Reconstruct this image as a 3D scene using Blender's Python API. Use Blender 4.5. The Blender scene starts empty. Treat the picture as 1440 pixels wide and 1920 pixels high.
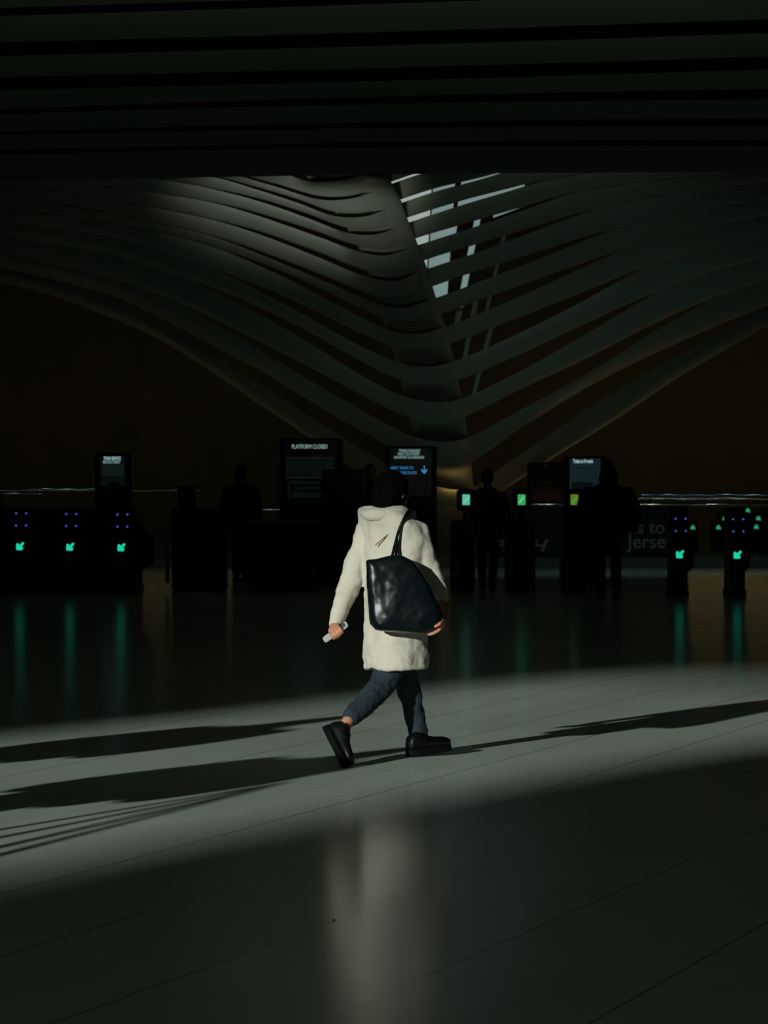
import bpy, bmesh, math, random
from mathutils import Vector, Matrix
from mathutils.geometry import tessellate_polygon
random.seed(7)
C = bpy.context.scene.collection
SC = bpy.context.scene

# ------------------------------------------------------------------ camera
F = 6000.0            # focal length in pixels of the 1440 x 1920 frame
EYE = 1.56            # camera height
HOR = 908.0           # row of the horizon
cam_d = bpy.data.cameras.new('camera'); cam = bpy.data.objects.new('camera', cam_d); C.objects.link(cam)
cam.location = (0, 0, EYE); cam.rotation_euler = (math.pi/2, 0, 0)
cam_d.sensor_fit = 'VERTICAL'; cam_d.sensor_height = 36.0; cam_d.sensor_width = 27.0
cam_d.lens = F/1920*36.0
cam_d.shift_y = -(960-HOR)/1920
cam_d.clip_end = 400
cam_d.dof.use_dof = True; cam_d.dof.focus_distance = 18.2; cam_d.dof.aperture_fstop = 9.0
SC.camera = cam

# ------------------------------------------------------------------ view, world, lights
SC.view_settings.view_transform = 'Standard'; SC.view_settings.look = 'None'
SC.view_settings.gamma = 1; SC.view_settings.exposure = 0.0; SC.view_settings.use_curve_mapping = False
w = bpy.data.worlds.new('world'); SC.world = w; w.use_nodes = True
w.node_tree.nodes['Background'].inputs[0].default_value = (0.55, 1.0, 0.75, 1)
w.node_tree.nodes['Background'].inputs[1].default_value = 0.0016

SUN_H = Vector((0.515, 0.857, 0)).normalized()      # where the sunlight travels, on plan
SUN_E = math.radians(13.5)
L_DIR = Vector((SUN_H.x*math.cos(SUN_E), SUN_H.y*math.cos(SUN_E), -math.sin(SUN_E)))
sd = bpy.data.lights.new('sun', 'SUN'); sun = bpy.data.objects.new('sun', sd); C.objects.link(sun)
sd.energy = 4.1; sd.angle = math.radians(0.75); sd.color = (0.94, 1.0, 0.93)
sun.rotation_euler = L_DIR.to_track_quat('-Z', 'Y').to_euler(); sun.location = (-20, -20, 20)

def area(name, loc, target, sx, sy, power, color, spread=180):
    d = bpy.data.lights.new(name, 'AREA'); o = bpy.data.objects.new(name, d); C.objects.link(o)
    d.shape = 'RECTANGLE'; d.size = sx; d.size_y = sy; d.energy = power; d.color = color
    d.spread = math.radians(spread)
    o.location = loc
    o.rotation_euler = (Vector(target)-Vector(loc)).to_track_quat('-Z', 'Y').to_euler()
    return o
area('hall_skylight', (0, -6, 19), (0, 12, 0), 16, 10, 170, (0.80, 1.0, 0.76))
def spot(name, loc, target, power, size, color, blend=1.0, soft=0.3):
    d = bpy.data.lights.new(name, 'SPOT'); o = bpy.data.objects.new(name, d); C.objects.link(o)
    d.energy = power; d.color = color; d.spot_size = math.radians(size); d.spot_blend = blend; d.shadow_soft_size = soft
    o.location = loc; o.rotation_euler = (Vector(target)-Vector(loc)).to_track_quat('-Z', 'Y').to_euler()
    return o
spot('added_rib_fill', (-0.3, 30.0, 1.9), (-0.95, 42.3, 5.0), 2900, 15, (0.90, 1.0, 0.84))  # unseen spots added to brighten the ribs, no such fixtures stand there
spot('added_rib_fill', (2.6, 31.0, 1.9), (2.4, 45, 4.5), 210, 24, (0.80, 1.0, 0.86))
spot('added_rib_fill', (-3.6, 31.0, 1.9), (-3.4, 45, 4.4), 60, 24, (0.72, 1.0, 0.86))
spot('added_rib_fill', (0.9, 38.0, 2.4), (1.2, 58, 3.0), 60, 26, (0.95, 1.0, 0.74))
area('parapet_uplight_right', (5.6, 63.6, 0.9), (5.6, 62.4, 4.2), 5.5, 0.2, 4.5, (1.0, 0.70, 0.26))
area('parapet_uplight_left', (-5.0, 63.6, 0.9), (-5.0, 62.4, 4.2), 6.5, 0.2, 2.4, (1.0, 0.78, 0.36))
area('column_uplight', (1.36, 59.9, 1.35), (1.36, 62.3, 1.9), 0.6, 0.12, 0.42, (1.0, 0.62, 0.20), 120)
area('concourse_lamp', (3.0, 54, 4.4), (3.0, 56.5, 0), 12, 3.0, 10.0, (0.68, 1.0, 0.92), 80)
area('wall_fill_right', (8.0, 77, 3.2), (7.5, 82, 4.6), 12, 0.3, 8.0, (1.0, 0.85, 0.46))  # warm fill pair added to lift the dark far wall
area('wall_fill_left', (-8.0, 77, 3.2), (-8.0, 82, 4.6), 12, 0.3, 5.0, (1.0, 0.88, 0.48))

# ------------------------------------------------------------------ helpers
def at(px, py, d):
    return Vector(((px-720)/F*d, d, EYE-(py-HOR)/F*d))
def ground(px, py):
    d = EYE*F/(py-HOR); return Vector(((px-720)/F*d, d, 0))

def mat(name, col, rough=0.6, metal=0.0, spec=0.5, emit=None, es=1.0, bump=0, bscale=40, var=0, vscale=3, sheen=0, coat=0, alpha=None):
    m = bpy.data.materials.new(name); m.use_nodes = True
    nt = m.node_tree; b = nt.nodes['Principled BSDF']
    b.inputs['Base Color'].default_value = (*col, 1); b.inputs['Roughness'].default_value = rough
    b.inputs['Metallic'].default_value = metal; b.inputs['Specular IOR Level'].default_value = spec
    if sheen: b.inputs['Sheen Weight'].default_value = sheen
    if coat: b.inputs['Coat Weight'].default_value = coat
    if emit:
        b.inputs['Emission Color'].default_value = (*emit, 1); b.inputs['Emission Strength'].default_value = es
    tc = nt.nodes.new('ShaderNodeTexCoord')
    if var:
        n = nt.nodes.new('ShaderNodeTexNoise'); n.inputs['Scale'].default_value = vscale; n.inputs['Detail'].default_value = 5
        nt.links.new(tc.outputs['Object'], n.inputs['Vector'])
        r = nt.nodes.new('ShaderNodeValToRGB')
        r.color_ramp.elements[0].position = 0.3; r.color_ramp.elements[1].position = 0.7
        r.color_ramp.elements[0].color = (*[c*(1-var) for c in col], 1); r.color_ramp.elements[1].color = (*[min(1, c*(1+var)) for c in col], 1)
        nt.links.new(n.outputs['Fac'], r.inputs['Fac']); nt.links.new(r.outputs['Color'], b.inputs['Base Color'])
    if bump:
        n2 = nt.nodes.new('ShaderNodeTexNoise'); n2.inputs['Scale'].default_value = bscale; n2.inputs['Detail'].default_value = 4
        nt.links.new(tc.outputs['Object'], n2.inputs['Vector'])
        bp = nt.nodes.new('ShaderNodeBump'); bp.inputs['Strength'].default_value = bump; bp.inputs['Distance'].default_value = 0.02
        nt.links.new(n2.outputs['Fac'], bp.inputs['Height']); nt.links.new(bp.outputs['Normal'], b.inputs['Normal'])
    return m

def obj(name, bm, m, parent=None, smooth=False):
    me = bpy.data.meshes.new(name)
    bmesh.ops.recalc_face_normals(bm, faces=bm.faces[:])
    bm.to_mesh(me); bm.free()
    if smooth:
        for p in me.polygons: p.use_smooth = True
    me.materials.append(m)
    o = bpy.data.objects.new(name, me); C.objects.link(o)
    if parent: o.parent = parent; o.matrix_parent_inverse = Matrix.Translation(parent.location).inverted() if False else Matrix.Identity(4)
    return o
def child(name, bm, m, parent, smooth=False):
    """mesh given in world coordinates, put under a parent that sits at parent['origin']"""
    off = wpos(parent)
    for v in bm.verts: v.co -= off
    o = obj(name, bm, m, None, smooth); o.parent = parent
    return o
def wpos(o):
    p = Vector(o.location); q = o.parent
    while q: p += Vector(q.location); q = q.parent
    return p
def thing(name, loc, label, cat, group=None):
    o = bpy.data.objects.new(name, None); C.objects.link(o); o.location = loc; o.empty_display_size = 0.2
    return tag(o, label, cat, group)
def tag(o, label, cat, group=None):
    o['label'] = label; o['category'] = cat
    if group: o['group'] = group
    return o
def struct(o): o['kind'] = 'structure'; return o

def box(bm, x0, x1, y0, y1, z0, z1, bev=0):
    r = bmesh.ops.create_cube(bm, size=1)
    vs = r['verts']
    for v in vs:
        v.co = Vector(((x0+x1)/2+v.co.x*(x1-x0), (y0+y1)/2+v.co.y*(y1-y0), (z0+z1)/2+v.co.z*(z1-z0)))
    if bev:
        es = list({e for v in vs for e in v.link_edges})
        bmesh.ops.bevel(bm, geom=es, offset=bev, segments=2, affect='EDGES')
    return bm
def bxm(*a, **k):
    bm = bmesh.new(); return box(bm, *a, **k)
def loft(bm, rings, cap=True):
    vr = [[bm.verts.new(p) for p in r] for r in rings]
    n = len(vr[0])
    for a, b in zip(vr, vr[1:]):
        for i in range(n):
            bm.faces.new((a[i], a[(i+1) % n], b[(i+1) % n], b[i]))
    if cap:
        bm.faces.new(vr[0][::-1]); bm.faces.new(vr[-1])
def ring(c, u, v, a, b, n=20, p=2.0):
    out = []
    for i in range(n):
        t = 2*math.pi*i/n; ct, st = math.cos(t), math.sin(t)
        e = 2.0/p
        out.append(c + u*(a*math.copysign(abs(ct)**e, ct)) + v*(b*math.copysign(abs(st)**e, st)))
    return out
def cr(ps, k, t):
    p0 = ps[max(k-1, 0)]; p1 = ps[k]; p2 = ps[min(k+1, len(ps)-1)]; p3 = ps[min(k+2, len(ps)-1)]
    return 0.5*((2*p1)+(p2-p0)*t+(2*p0-5*p1+4*p2-p3)*t*t+(3*p1-p0-3*p2+p3)*t**3)
def limb(bm, pts, rad, sub=4, n=16, flat=1.0):
    """tapering tube with rounded ends through pts"""
    P, R = [], []
    for k in range(len(pts)-1):
        for s in range(sub):
            t = s/sub; P.append(cr(pts, k, t)); R.append(rad[k]*(1-t)+rad[k+1]*t)
    P.append(Vector(pts[-1])); R.append(rad[-1])
    T = [(P[min(i+1, len(P)-1)]-P[max(i-1, 0)]).normalized() for i in range(len(P))]
    ref = Vector((0, 1, 0)) if abs(T[0].y) < 0.8 else Vector((1, 0, 0))
    rings = []
    def fr(t):
        u = (ref - t*ref.dot(t)).normalized(); return u, t.cross(u)
    u, v = fr(T[0])
    for a in (0.35, 0.75): rings.append(ring(P[0]-T[0]*R[0]*math.cos(math.asin(a))*0.7, u, v, R[0]*a, R[0]*a*flat, n))
    for p, t, r in zip(P, T, R):
        u, v = fr(t); rings.append(ring(p, u, v, r, r*flat, n))
    u, v = fr(T[-1])
    for a in (0.75, 0.35): rings.append(ring(P[-1]+T[-1]*R[-1]*math.cos(math.asin(a))*0.7, u, v, R[-1]*a, R[-1]*a*flat, n))
    loft(bm, rings)
def ell(bm, c, rx, ry, rz, u=Vector((1, 0, 0)), v=Vector((0, 1, 0)), seg=20):
    r = bmesh.ops.create_uvsphere(bm, u_segments=seg, v_segments=seg//2+2, radius=1)
    wv = u.cross(v)
    for q in r['verts']:
        x, y, z = q.co; q.co = Vector(c)+u*(x*rx)+v*(y*ry)+wv*(z*rz)
def remesh(o, vs, smooth=3, disp=None):
    m = o.modifiers.new('r', 'REMESH'); m.mode = 'VOXEL'; m.voxel_size = vs; m.use_smooth_shade = True
    if smooth:
        s = o.modifiers.new('s', 'SMOOTH'); s.iterations = smooth; s.factor = 0.5
    if disp:
        for i, (st, sz) in enumerate(disp):
            t = bpy.data.textures.new('folds', 'CLOUDS'); t.noise_scale = sz; t.noise_depth = 2
            d = o.modifiers.new('d', 'DISPLACE'); d.texture = t; d.strength = st; d.mid_level = 0.5; d.texture_coords = 'LOCAL'
    return o
def text(name, s, loc, size, m, parent=None, shear=0.0, align='LEFT', bold=0.0, space=1.0, sx=1.0):
    cu = bpy.data.curves.new('t', 'FONT'); cu.body = s; cu.size = size; cu.extrude = 0.004; cu.shear = shear
    cu.align_x = align; cu.offset = bold; cu.space_character = space
    tmp = bpy.data.objects.new('t', cu); C.objects.link(tmp)
    dg = bpy.context.evaluated_depsgraph_get(); dg.update()
    me = bpy.data.meshes.new_from_object(tmp.evaluated_get(dg)); bpy.data.objects.remove(tmp)
    me.name = name; me.materials.clear(); me.materials.append(m)
    for v in me.vertices: v.co = Vector((v.co.x*sx, -v.co.z, v.co.y))
    o = bpy.data.objects.new(name, me); C.objects.link(o)
    o.location = Vector(loc)-(wpos(parent) if parent else Vector((0, 0, 0)))
    if parent: o.parent = parent
    return o

# ------------------------------------------------------------------ materials
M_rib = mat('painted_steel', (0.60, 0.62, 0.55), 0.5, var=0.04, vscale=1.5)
M_wall = mat('brown_stone', (0.20, 0.155, 0.07), 0.6, var=0.15, vscale=1.2, bump=0.2, bscale=8)
M_plain = mat('hall_plaster', (0.10, 0.11, 0.09), 0.8)
M_black = mat('black_metal', (0.008, 0.009, 0.009), 0.45)
M_black2 = mat('black_plastic', (0.006, 0.006, 0.007), 0.6, spec=0.3)
M_steel = mat('stainless_steel', (0.10, 0.11, 0.11), 0.35, metal=1.0, bump=0.15, bscale=3)
M_rail = mat('polished_rail', (0.34, 0.44, 0.48), 0.16, metal=1.0, bump=0.9, bscale=2.2)
M_navy = mat('navy_panel', (0.010, 0.020, 0.07), 0.45)
M_plinth = mat('grey_green_stone', (0.20, 0.24, 0.18), 0.6)
M_letter = mat('white_lettering', (0.55, 0.60, 0.62), 0.6)
M_arrow = mat('green_arrow_light', (0, 0, 0), emit=(0.010, 0.60, 0.36), es=1.05)
M_arrowfar = mat('far_green_light', (0, 0, 0), emit=(0.02, 0.28, 0.13), es=1.0)
M_blue = mat('blue_led', (0, 0, 0), emit=(0.06, 0.10, 0.62), es=0.9)
M_scrA = mat('teal_screen', (0.01, 0.01, 0.01), 0.3, emit=(0.10, 0.50, 0.34), es=0.9)
M_scrB = mat('green_screen', (0.01, 0.01, 0.01), 0.3, emit=(0.03, 0.42, 0.10), es=0.9)
M_scrC = mat('yellow_green_screen', (0.01, 0.01, 0.01), 0.3, emit=(0.10, 0.20, 0.01), es=0.9)
M_glyph = mat('screen_slash', (0, 0, 0), emit=(0.30, 0.75, 0.50), es=0.8)
M_txt = mat('screen_white_text', (0, 0, 0), emit=(0.26, 0.42, 0.40), es=1.0)
M_txtb = mat('screen_blue_text', (0, 0, 0), emit=(0.04, 0.22, 0.50), es=1.0)
M_sA = mat('dim_screen', (0.01, 0.01, 0.01), 0.5, emit=(0.0016, 0.0040, 0.0036), es=1.0)
M_sB = mat('screen_row', (0.01, 0.01, 0.01), 0.5, emit=(0.0050, 0.0085, 0.0085), es=1.0)
M_sC = mat('teal_dim_screen', (0.01, 0.01, 0.01), 0.5, emit=(0.005, 0.014, 0.018), es=1.0)
M_sD = mat('black_screen', (0.004, 0.005, 0.006), 0.4)
M_sun1 = mat('daylit_glass', (0.02, 0.02, 0.02), 0.2, emit=(0.36, 0.42, 0.40), es=0.9)
M_sun2 = mat('daylit_glass_dim', (0.02, 0.02, 0.02), 0.2, emit=(0.19, 0.27, 0.26), es=0.9)
M_sun3 = mat('daylit_glass_faint', (0.02, 0.02, 0.02), 0.2, emit=(0.009, 0.014, 0.012), es=1.0)
M_red = mat('dark_red_panel', (0.05, 0.008, 0.004), 0.5)
M_skin = mat('skin', (0.42, 0.19, 0.11), 0.5, spec=0.4)
M_hair = mat('black_hair', (0.002, 0.0016, 0.0016), 0.9, spec=0.04, bump=0.4, bscale=60)
M_coat = mat('cream_wool', (0.46, 0.43, 0.36), 0.9, spec=0.15, sheen=0.15, bump=0.15, bscale=110, var=0.04, vscale=6)
M_jean = mat('dark_blue_denim', (0.018, 0.030, 0.040), 0.8, spec=0.2, bump=0.5, bscale=120, var=0.15, vscale=9)
M_shoe = mat('black_shoe_leather', (0.0022, 0.0026, 0.003), 0.42, spec=0.2)
M_sole = mat('black_rubber', (0.002, 0.0024, 0.0024), 0.8, spec=0.1)
M_bag = mat('black_bag_leather', (0.0025, 0.005, 0.006), 0.30, bump=0.10, bscale=9, spec=0.16)
M_phone = mat('pale_phone', (0.45, 0.47, 0.46), 0.25)
M_case = mat('grey_phone_back', (0.06, 0.07, 0.06), 0.3)
M_dark = mat('black_cloth', (0.007, 0.007, 0.007), 0.9, spec=0.1)
M_dark2 = mat('charcoal_cloth', (0.020, 0.020, 0.018), 0.9, spec=0.1)
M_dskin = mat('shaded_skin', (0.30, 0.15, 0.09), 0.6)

# floor: long slabs with dark joints
def floor_mat():
    m = bpy.data.materials.new('polished_marble'); m.use_nodes = True; nt = m.node_tree; b = nt.nodes['Principled BSDF']
    N = nt.nodes.new; Lk = nt.links.new
    geo = N('ShaderNodeNewGeometry'); sep = N('ShaderNodeSeparateXYZ'); Lk(geo.outputs['Position'], sep.inputs[0])
    th = math.atan(0.36); c, s = math.cos(th), math.sin(th)
    def lin(a, bb, div, off):
        m1 = N('ShaderNodeMath'); m1.operation = 'MULTIPLY'; m1.inputs[1].default_value = a/div; Lk(sep.outputs['X'], m1.inputs[0])
        m2 = N('ShaderNodeMath'); m2.operation = 'MULTIPLY_ADD'; m2.inputs[1].default_value = bb/div; Lk(sep.outputs['Y'], m2.inputs[0]); Lk(m1.outputs[0], m2.inputs[2])
        m3 = N('ShaderNodeMath'); m3.operation = 'ADD'; m3.inputs[1].default_value = off; Lk(m2.outputs[0], m3.inputs[0])
        return m3
    def line(src, wd):
        f = N('ShaderNodeMath'); f.operation = 'FRACT'; Lk(src.outputs[0], f.inputs[0])
        a = N('ShaderNodeMath'); a.operation = 'SUBTRACT'; a.inputs[1].default_value = 0.5; Lk(f.outputs[0], a.inputs[0])
        ab = N('ShaderNodeMath'); ab.operation = 'ABSOLUTE'; Lk(a.outputs[0], ab.inputs[0])
        l = N('ShaderNodeMath'); l.operation = 'LESS_THAN'; l.inputs[1].default_value = wd; Lk(ab.outputs[0], l.inputs[0])
        fl = N('ShaderNodeMath'); fl.operation = 'FLOOR'; Lk(src.outputs[0], fl.inputs[0])
        return l, fl
    p = lin(c, -s, 0.731, 0.5-0.474); q = lin(s, c, 2.75, 0.5-9.66/2.75 % 1)
    l1, f1 = line(p, 0.0034/0.731); l2, f2 = line(q, 0.0028/2.75)
    comb = N('ShaderNodeCombineXYZ'); Lk(f1.outputs[0], comb.inputs[0]); Lk(f2.outputs[0], comb.inputs[1])
    wn = N('ShaderNodeTexWhiteNoise'); Lk(comb.outputs[0], wn.inputs[0])
    no = N('ShaderNodeTexNoise'); no.inputs['Scale'].default_value = 0.9; no.inputs['Detail'].default_value = 6; Lk(geo.outputs['Position'], no.inputs['Vector'])
    nf = N('ShaderNodeTexNoise'); nf.inputs['Scale'].default_value = 14; nf.inputs['Detail'].default_value = 4; Lk(geo.outputs['Position'], nf.inputs['Vector'])
    mx = N('ShaderNodeMix'); mx.data_type = 'RGBA'; mx.inputs['A'].default_value = (0.53, 0.60, 0.53, 1); mx.inputs['B'].default_value = (0.62, 0.71, 0.63, 1)
    Lk(no.outputs['Fac'], mx.inputs['Factor'])
    hs = N('ShaderNodeHueSaturation'); Lk(mx.outputs['Result'], hs.inputs['Color'])
    mr = N('ShaderNodeMapRange'); mr.inputs[3].default_value = 0.95; mr.inputs[4].default_value = 1.05; Lk(wn.outputs['Value'], mr.inputs[0]); Lk(mr.outputs[0], hs.inputs['Value'])
    ad = N('ShaderNodeMath'); ad.operation = 'MAXIMUM'; Lk(l1.outputs[0], ad.inputs[0])
    sc = N('ShaderNodeMath'); sc.operation = 'MULTIPLY'; sc.inputs[1].default_value = 0.6; Lk(l2.outputs[0], sc.inputs[0]); Lk(sc.outputs[0], ad.inputs[1])
    m2 = N('ShaderNodeMix'); m2.data_type = 'RGBA'; Lk(ad.outputs[0], m2.inputs['Factor']); Lk(hs.outputs['Color'], m2.inputs['A']); m2.inputs['B'].default_value = (0.03, 0.03, 0.025, 1)
    Lk(m2.outputs['Result'], b.inputs['Base Color'])
    rr = N('ShaderNodeMapRange'); rr.inputs[3].default_value = 0.145; rr.inputs[4].default_value = 0.205; Lk(nf.outputs['Fac'], rr.inputs[0]); Lk(rr.outputs[0], b.inputs['Roughness'])
    b.inputs['Specular IOR Level'].default_value = 0.22
    return m
M_floor = floor_mat()

# ------------------------------------------------------------------ structure: floor, far wall, hall shell
bm = bmesh.new(); box(bm, -40, 40, -54.6, 84, -0.3, 0); struct(obj('floor', bm, M_floor))
bm = bmesh.new(); box(bm, -30, 30, 82, 82.4, 0, 12); struct(obj('wall_far', bm, M_wall))
bm = bmesh.new(); box(bm, -30, 30, 38.5, 82, 10.2, 10.6); struct(obj('ceiling', bm, M_plain))
bm = bmesh.new(); box(bm, -30.4, -30, 20, 82, 0, 10.2); struct(obj('wall_left', bm, M_plain))
bm = bmesh.new(); box(bm, 30, 30.4, 20, 82, 0, 10.2); struct(obj('wall_right', bm, M_plain))

# unseen rear wall added as a gobo, its hole cut to shape the sun patch
YW = -55.0
lit = [(-500, 1440), (0, 1378), (300, 1352), (560, 1325), (760, 1296), (930, 1276), (1100, 1264), (1300, 1268), (1500, 1285), (1900, 1320),
       (1900, 1345), (1500, 1385), (1200, 1428), (960, 1468), (720, 1508), (420, 1566), (200, 1605), (0, 1635), (-500, 1750)]
def back(px, py):
    g = ground(px, py); t = (g.y-YW)/L_DIR.y
    return Vector((g.x-L_DIR.x*t, YW, -L_DIR.z*t))
hole = [back(*p) for p in lit]
outer = [Vector((-110, YW, 0)), Vector((35, YW, 0)), Vector((35, YW, 48)), Vector((-110, YW, 48))]
flat = [[Vector((p.x, p.z, 0)) for p in outer], [Vector((p.x, p.z, 0)) for p in hole]]
allp = outer+hole
bm = bmesh.new(); vs = [bm.verts.new(p) for p in allp]
for t in tessellate_polygon(flat):
    try: bm.faces.new([vs[i] for i in t])
    except ValueError: pass
wb = struct(obj('wall_gobo', bm, M_plain))
so = wb.modifiers.new('th', 'SOLIDIFY'); so.thickness = 0.25; so.offset = 0

# ------------------------------------------------------------------ ribs
def interp(pts, x):
    if x <= pts[0][0]:
        (x0, y0), (x1, y1) = pts[0], pts[1]; return y0+(y1-y0)/(x1-x0)*(x-x0)*0.6
    if x >= pts[-1][0]:
        (x0, y0), (x1, y1) = pts[-2], pts[-1]; return y1+(y1-y0)/(x1-x0)*(x-x1)*0.6
    for k in range(len(pts)-1):
        if pts[k][0] <= x <= pts[k+1][0]:
            x0, y0 = pts[k]; x1, y1 = pts[k+1]; h = x1-x0
            m0 = (y1-pts[k-1][1])/(x1-pts[k-1][0]) if k else (y1-y0)/h
            m1 = (pts[k+2][1]-y0)/(pts[k+2][0]-x0) if k+2 < len(pts) else (y1-y0)/h
            t = (x-x0)/h
            return (2*t**3-3*t*t+1)*y0+(t**3-2*t*t+t)*h*m0+(-2*t**3+3*t*t)*y1+(t**3-t*t)*h*m1
LO = [
 [(0,527),(100,553),(210,595),(280,625),(380,685),(480,752),(575,815),(640,860),(720,915),(800,962),(850,975),(890,957),(940,920),(1040,855),(1160,782),(1280,702),(1440,610)],
 [(0,500),(210,555),(330,612),(425,662),(500,702),(625,778),(720,832),(775,860),(815,872),(850,874),(886,864),(980,801),(1120,716),(1300,630),(1440,572)],
 [(0,475),(210,522),(330,565),(450,622),(575,686),(720,762),(775,786),(822,791),(869,782),(980,728),(1100,672),(1220,610),(1330,562),(1440,525)],
 [(0,445),(200,476),(330,515),(450,560),(560,612),(700,690),(757,714),(812,721),(862,712),(980,662),(1080,615),(1220,552),(1330,512),(1440,482)],
 [(0,417),(200,443),(330,480),(450,522),(560,568),(660,617),(740,650),(796,657),(847,643),(960,600),(1080,553),(1200,505),(1320,470),(1440,445)],
 [(0,390),(200,415),(350,448),(465,484),(555,520),(650,565),(722,597),(778,604),(830,588),(940,548),(1050,508),(1155,472),(1300,432),(1440,405)],
 [(0,370),(150,388),(300,418),(425,450),(520,483),(620,522),(703,555),(758,560),(811,537),(920,500),(1030,465),(1140,432),(1290,398),(1440,375)],
 [(0,350),(150,365),(300,390),(425,417),(500,438),(600,474),(686,507),(742,512),(796,488),(900,456),(1000,425),(1100,396),(1250,364),(1440,342)],
 [(0,330),(150,343),(300,362),(425,384),(500,404),(600,436),(668,460),(724,467),(779,447),(880,417),(980,388),(1065,364),(1250,335),(1440,320)],
 [(0,305),(300,336),(425,358),(500,376),(580,402),(650,427),(706,430),(764,408),(860,378),(940,357),(1020,338),(1250,305),(1440,290)],
 [(0,275),(400,330),(480,350),(560,374),(627,397),(686,398),(748,375),(820,352),(880,338),(1000,310),(1440,250)],
 [(0,240),(400,315),(520,345),(598,367),(662,366),(730,342),(800,320),(1440,200)],
 [(0,200),(400,285),(520,315),(580,335),(650,332),(715,310),(800,290),(1440,160)],
]
# openings between rib j and rib j+1 at the spine: (left edge x, height), (right edge x, height), right tip x, left tip x
GAP = [((800,36),(886,50),1440,150), ((776,32),(879,42),1330,330), ((759,28),(867,37),1230,360), ((744,26),(852,36),1200,400), ((725,18),(836,27),1160,420),
       ((706,12),(817,24),1145,400), ((689,11),(800,18),1110,400), ((672,10),(781,14),1070,390), ((652,9),(764,10),1030,380), ((629,8),(751,7),950,380), ((598,7),(735,4),900,380), ((580,5),(720,3),900,380)]
def DEP(j): return 62.0-2.0*j
def gapf(j, x):
    (lx, lh), (rx, rh), rt, lt = GAP[j]
    if x > rx: t = min(1, (x-rx)/(rt-rx)); return rh*(1-t**1.6)+1.0*t
    if x < lx: t = min(1, (lx-x)/(lx-lt)); return lh*(1-t**1.6)+1.0*t
    t = (x-lx)/(rx-lx); return lh*(1-t)+rh*t
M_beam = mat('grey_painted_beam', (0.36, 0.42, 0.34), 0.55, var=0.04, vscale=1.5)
def make_rib(name, lof, upf, d0, off, m, x0=-600, x1=2000, n=150, bulge=0.10, back=0.5, lip=0.0):
    """one arched rib: lower edge at depth d0, upper edge off(x) nearer"""
    bm = bmesh.new(); rings = []
    for i in range(n+1):
        x = x0+(x1-x0)*i/n; d1 = d0-off(x)
        lo = at(x, lof(x), d0); up = at(x, upf(x), d1); bg = bulge*min(1.0, max(0.0, (1.9-off(x))/1.2))
        r = [lo]
        for k in range(1, 6):
            t = k/6; q = lo.lerp(up, t); q.y -= bg*3.2*t*(1-t); q.z -= bg*0.4*t*(1-t); r.append(q)
        r.append(up)
        ub = up+Vector((0, back, back*(up.z-EYE)/d1-0.03)); lb = lo+Vector((0, back, back*(lo.z-EYE)/d0+(0.03 if not lip else -lip)))
        r += [ub, lb]; rings.append(r)
    loft(bm, rings)
    o = obj(name, bm, m, None, True)
    e = o.modifiers.new('e', 'EDGE_SPLIT'); e.split_angle = math.radians(50)
    return struct(o)
def spine_off(j):
    (lx, lh), (rx, rh), rt, lt = GAP[j]
    def f(x):
        a = max(0.0, min(1.0, (x-(lx-28))/44)); b = max(0.0, min(1.0, ((rx+16)-x)/40))
        a = a*a*(3-2*a); b = b*b*(3-2*b)
        return (0.20 if j == 0 else 0.55)+(1.75 if j == 0 else 1.42)*a*b
    return f
tn = 0
for j in range(12):
    tn += 1
    make_rib('trim_%d' % tn, lambda x, j=j: interp(LO[j], x), lambda x, j=j: interp(LO[j+1], x)+gapf(j, x), DEP(j), spine_off(j), M_rib, n=220, lip=(0.035 if j == 0 else 0.0))
# the central spine between the ribs
SP = [(332,575,725),(345,590,733),(377,612,751),(414,641,764),(456,669,781),(504,688,800),(559,706,817),(615,724,836),(681,744,852),(750,760,867),(825,777,879),(900,806,887),(1045,812,892)]
bm = bmesh.new(); rings = []
for (y, xl, xr) in SP:
    j = 0
    best = min(range(12), key=lambda k: abs(interp(LO[k], (xl+xr)/2)-y))
    yy = y
    ys = [interp(LO[k], (xl+xr)/2) for k in range(13)]
    if yy >= ys[0]: d = DEP(0)+0.1
    else:
        for k in range(12):
            if ys[k+1] <= yy <= ys[k]:
                d = DEP(k)-2.0*(ys[k]-yy)/(ys[k]-ys[k+1]); break
    d = min(d, 62.0)+0.35
    r = []
    for i in range(9):
        t = i/8; p = at(xl+(xr-xl)*t, y, d); p.y += 0.25*(1-(2*t-1)**2)*-1; r.append(p)
    r += [at(xr, y, d)+Vector((0, 0.7, 0.1)), at(xl, y, d)+Vector((0, 0.7, 0.1))]
    rings.append(r)
loft(bm, rings); tn += 1; struct(obj('trim_%d' % tn, bm, M_rib, None, True))

# front ceiling beams and the deep lintel
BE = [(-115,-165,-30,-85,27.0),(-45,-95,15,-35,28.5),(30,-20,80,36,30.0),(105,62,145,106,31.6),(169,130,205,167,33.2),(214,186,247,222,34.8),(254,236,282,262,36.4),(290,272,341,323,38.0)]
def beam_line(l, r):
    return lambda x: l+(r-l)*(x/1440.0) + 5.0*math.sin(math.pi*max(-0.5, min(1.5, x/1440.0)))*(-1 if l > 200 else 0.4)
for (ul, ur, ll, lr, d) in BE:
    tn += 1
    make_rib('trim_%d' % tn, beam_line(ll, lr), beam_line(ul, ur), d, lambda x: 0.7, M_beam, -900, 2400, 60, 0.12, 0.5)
bm = bmesh.new(); box(bm, -30, 30, 24, 38.4, 8.2, 8.5); struct(obj('ceiling_front', bm, M_plain))
bm = bmesh.new(); box(bm, -30, 30, 38.3, 38.6, 5.35, 10.2); struct(obj('wall_lintel', bm, M_plain))

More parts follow.
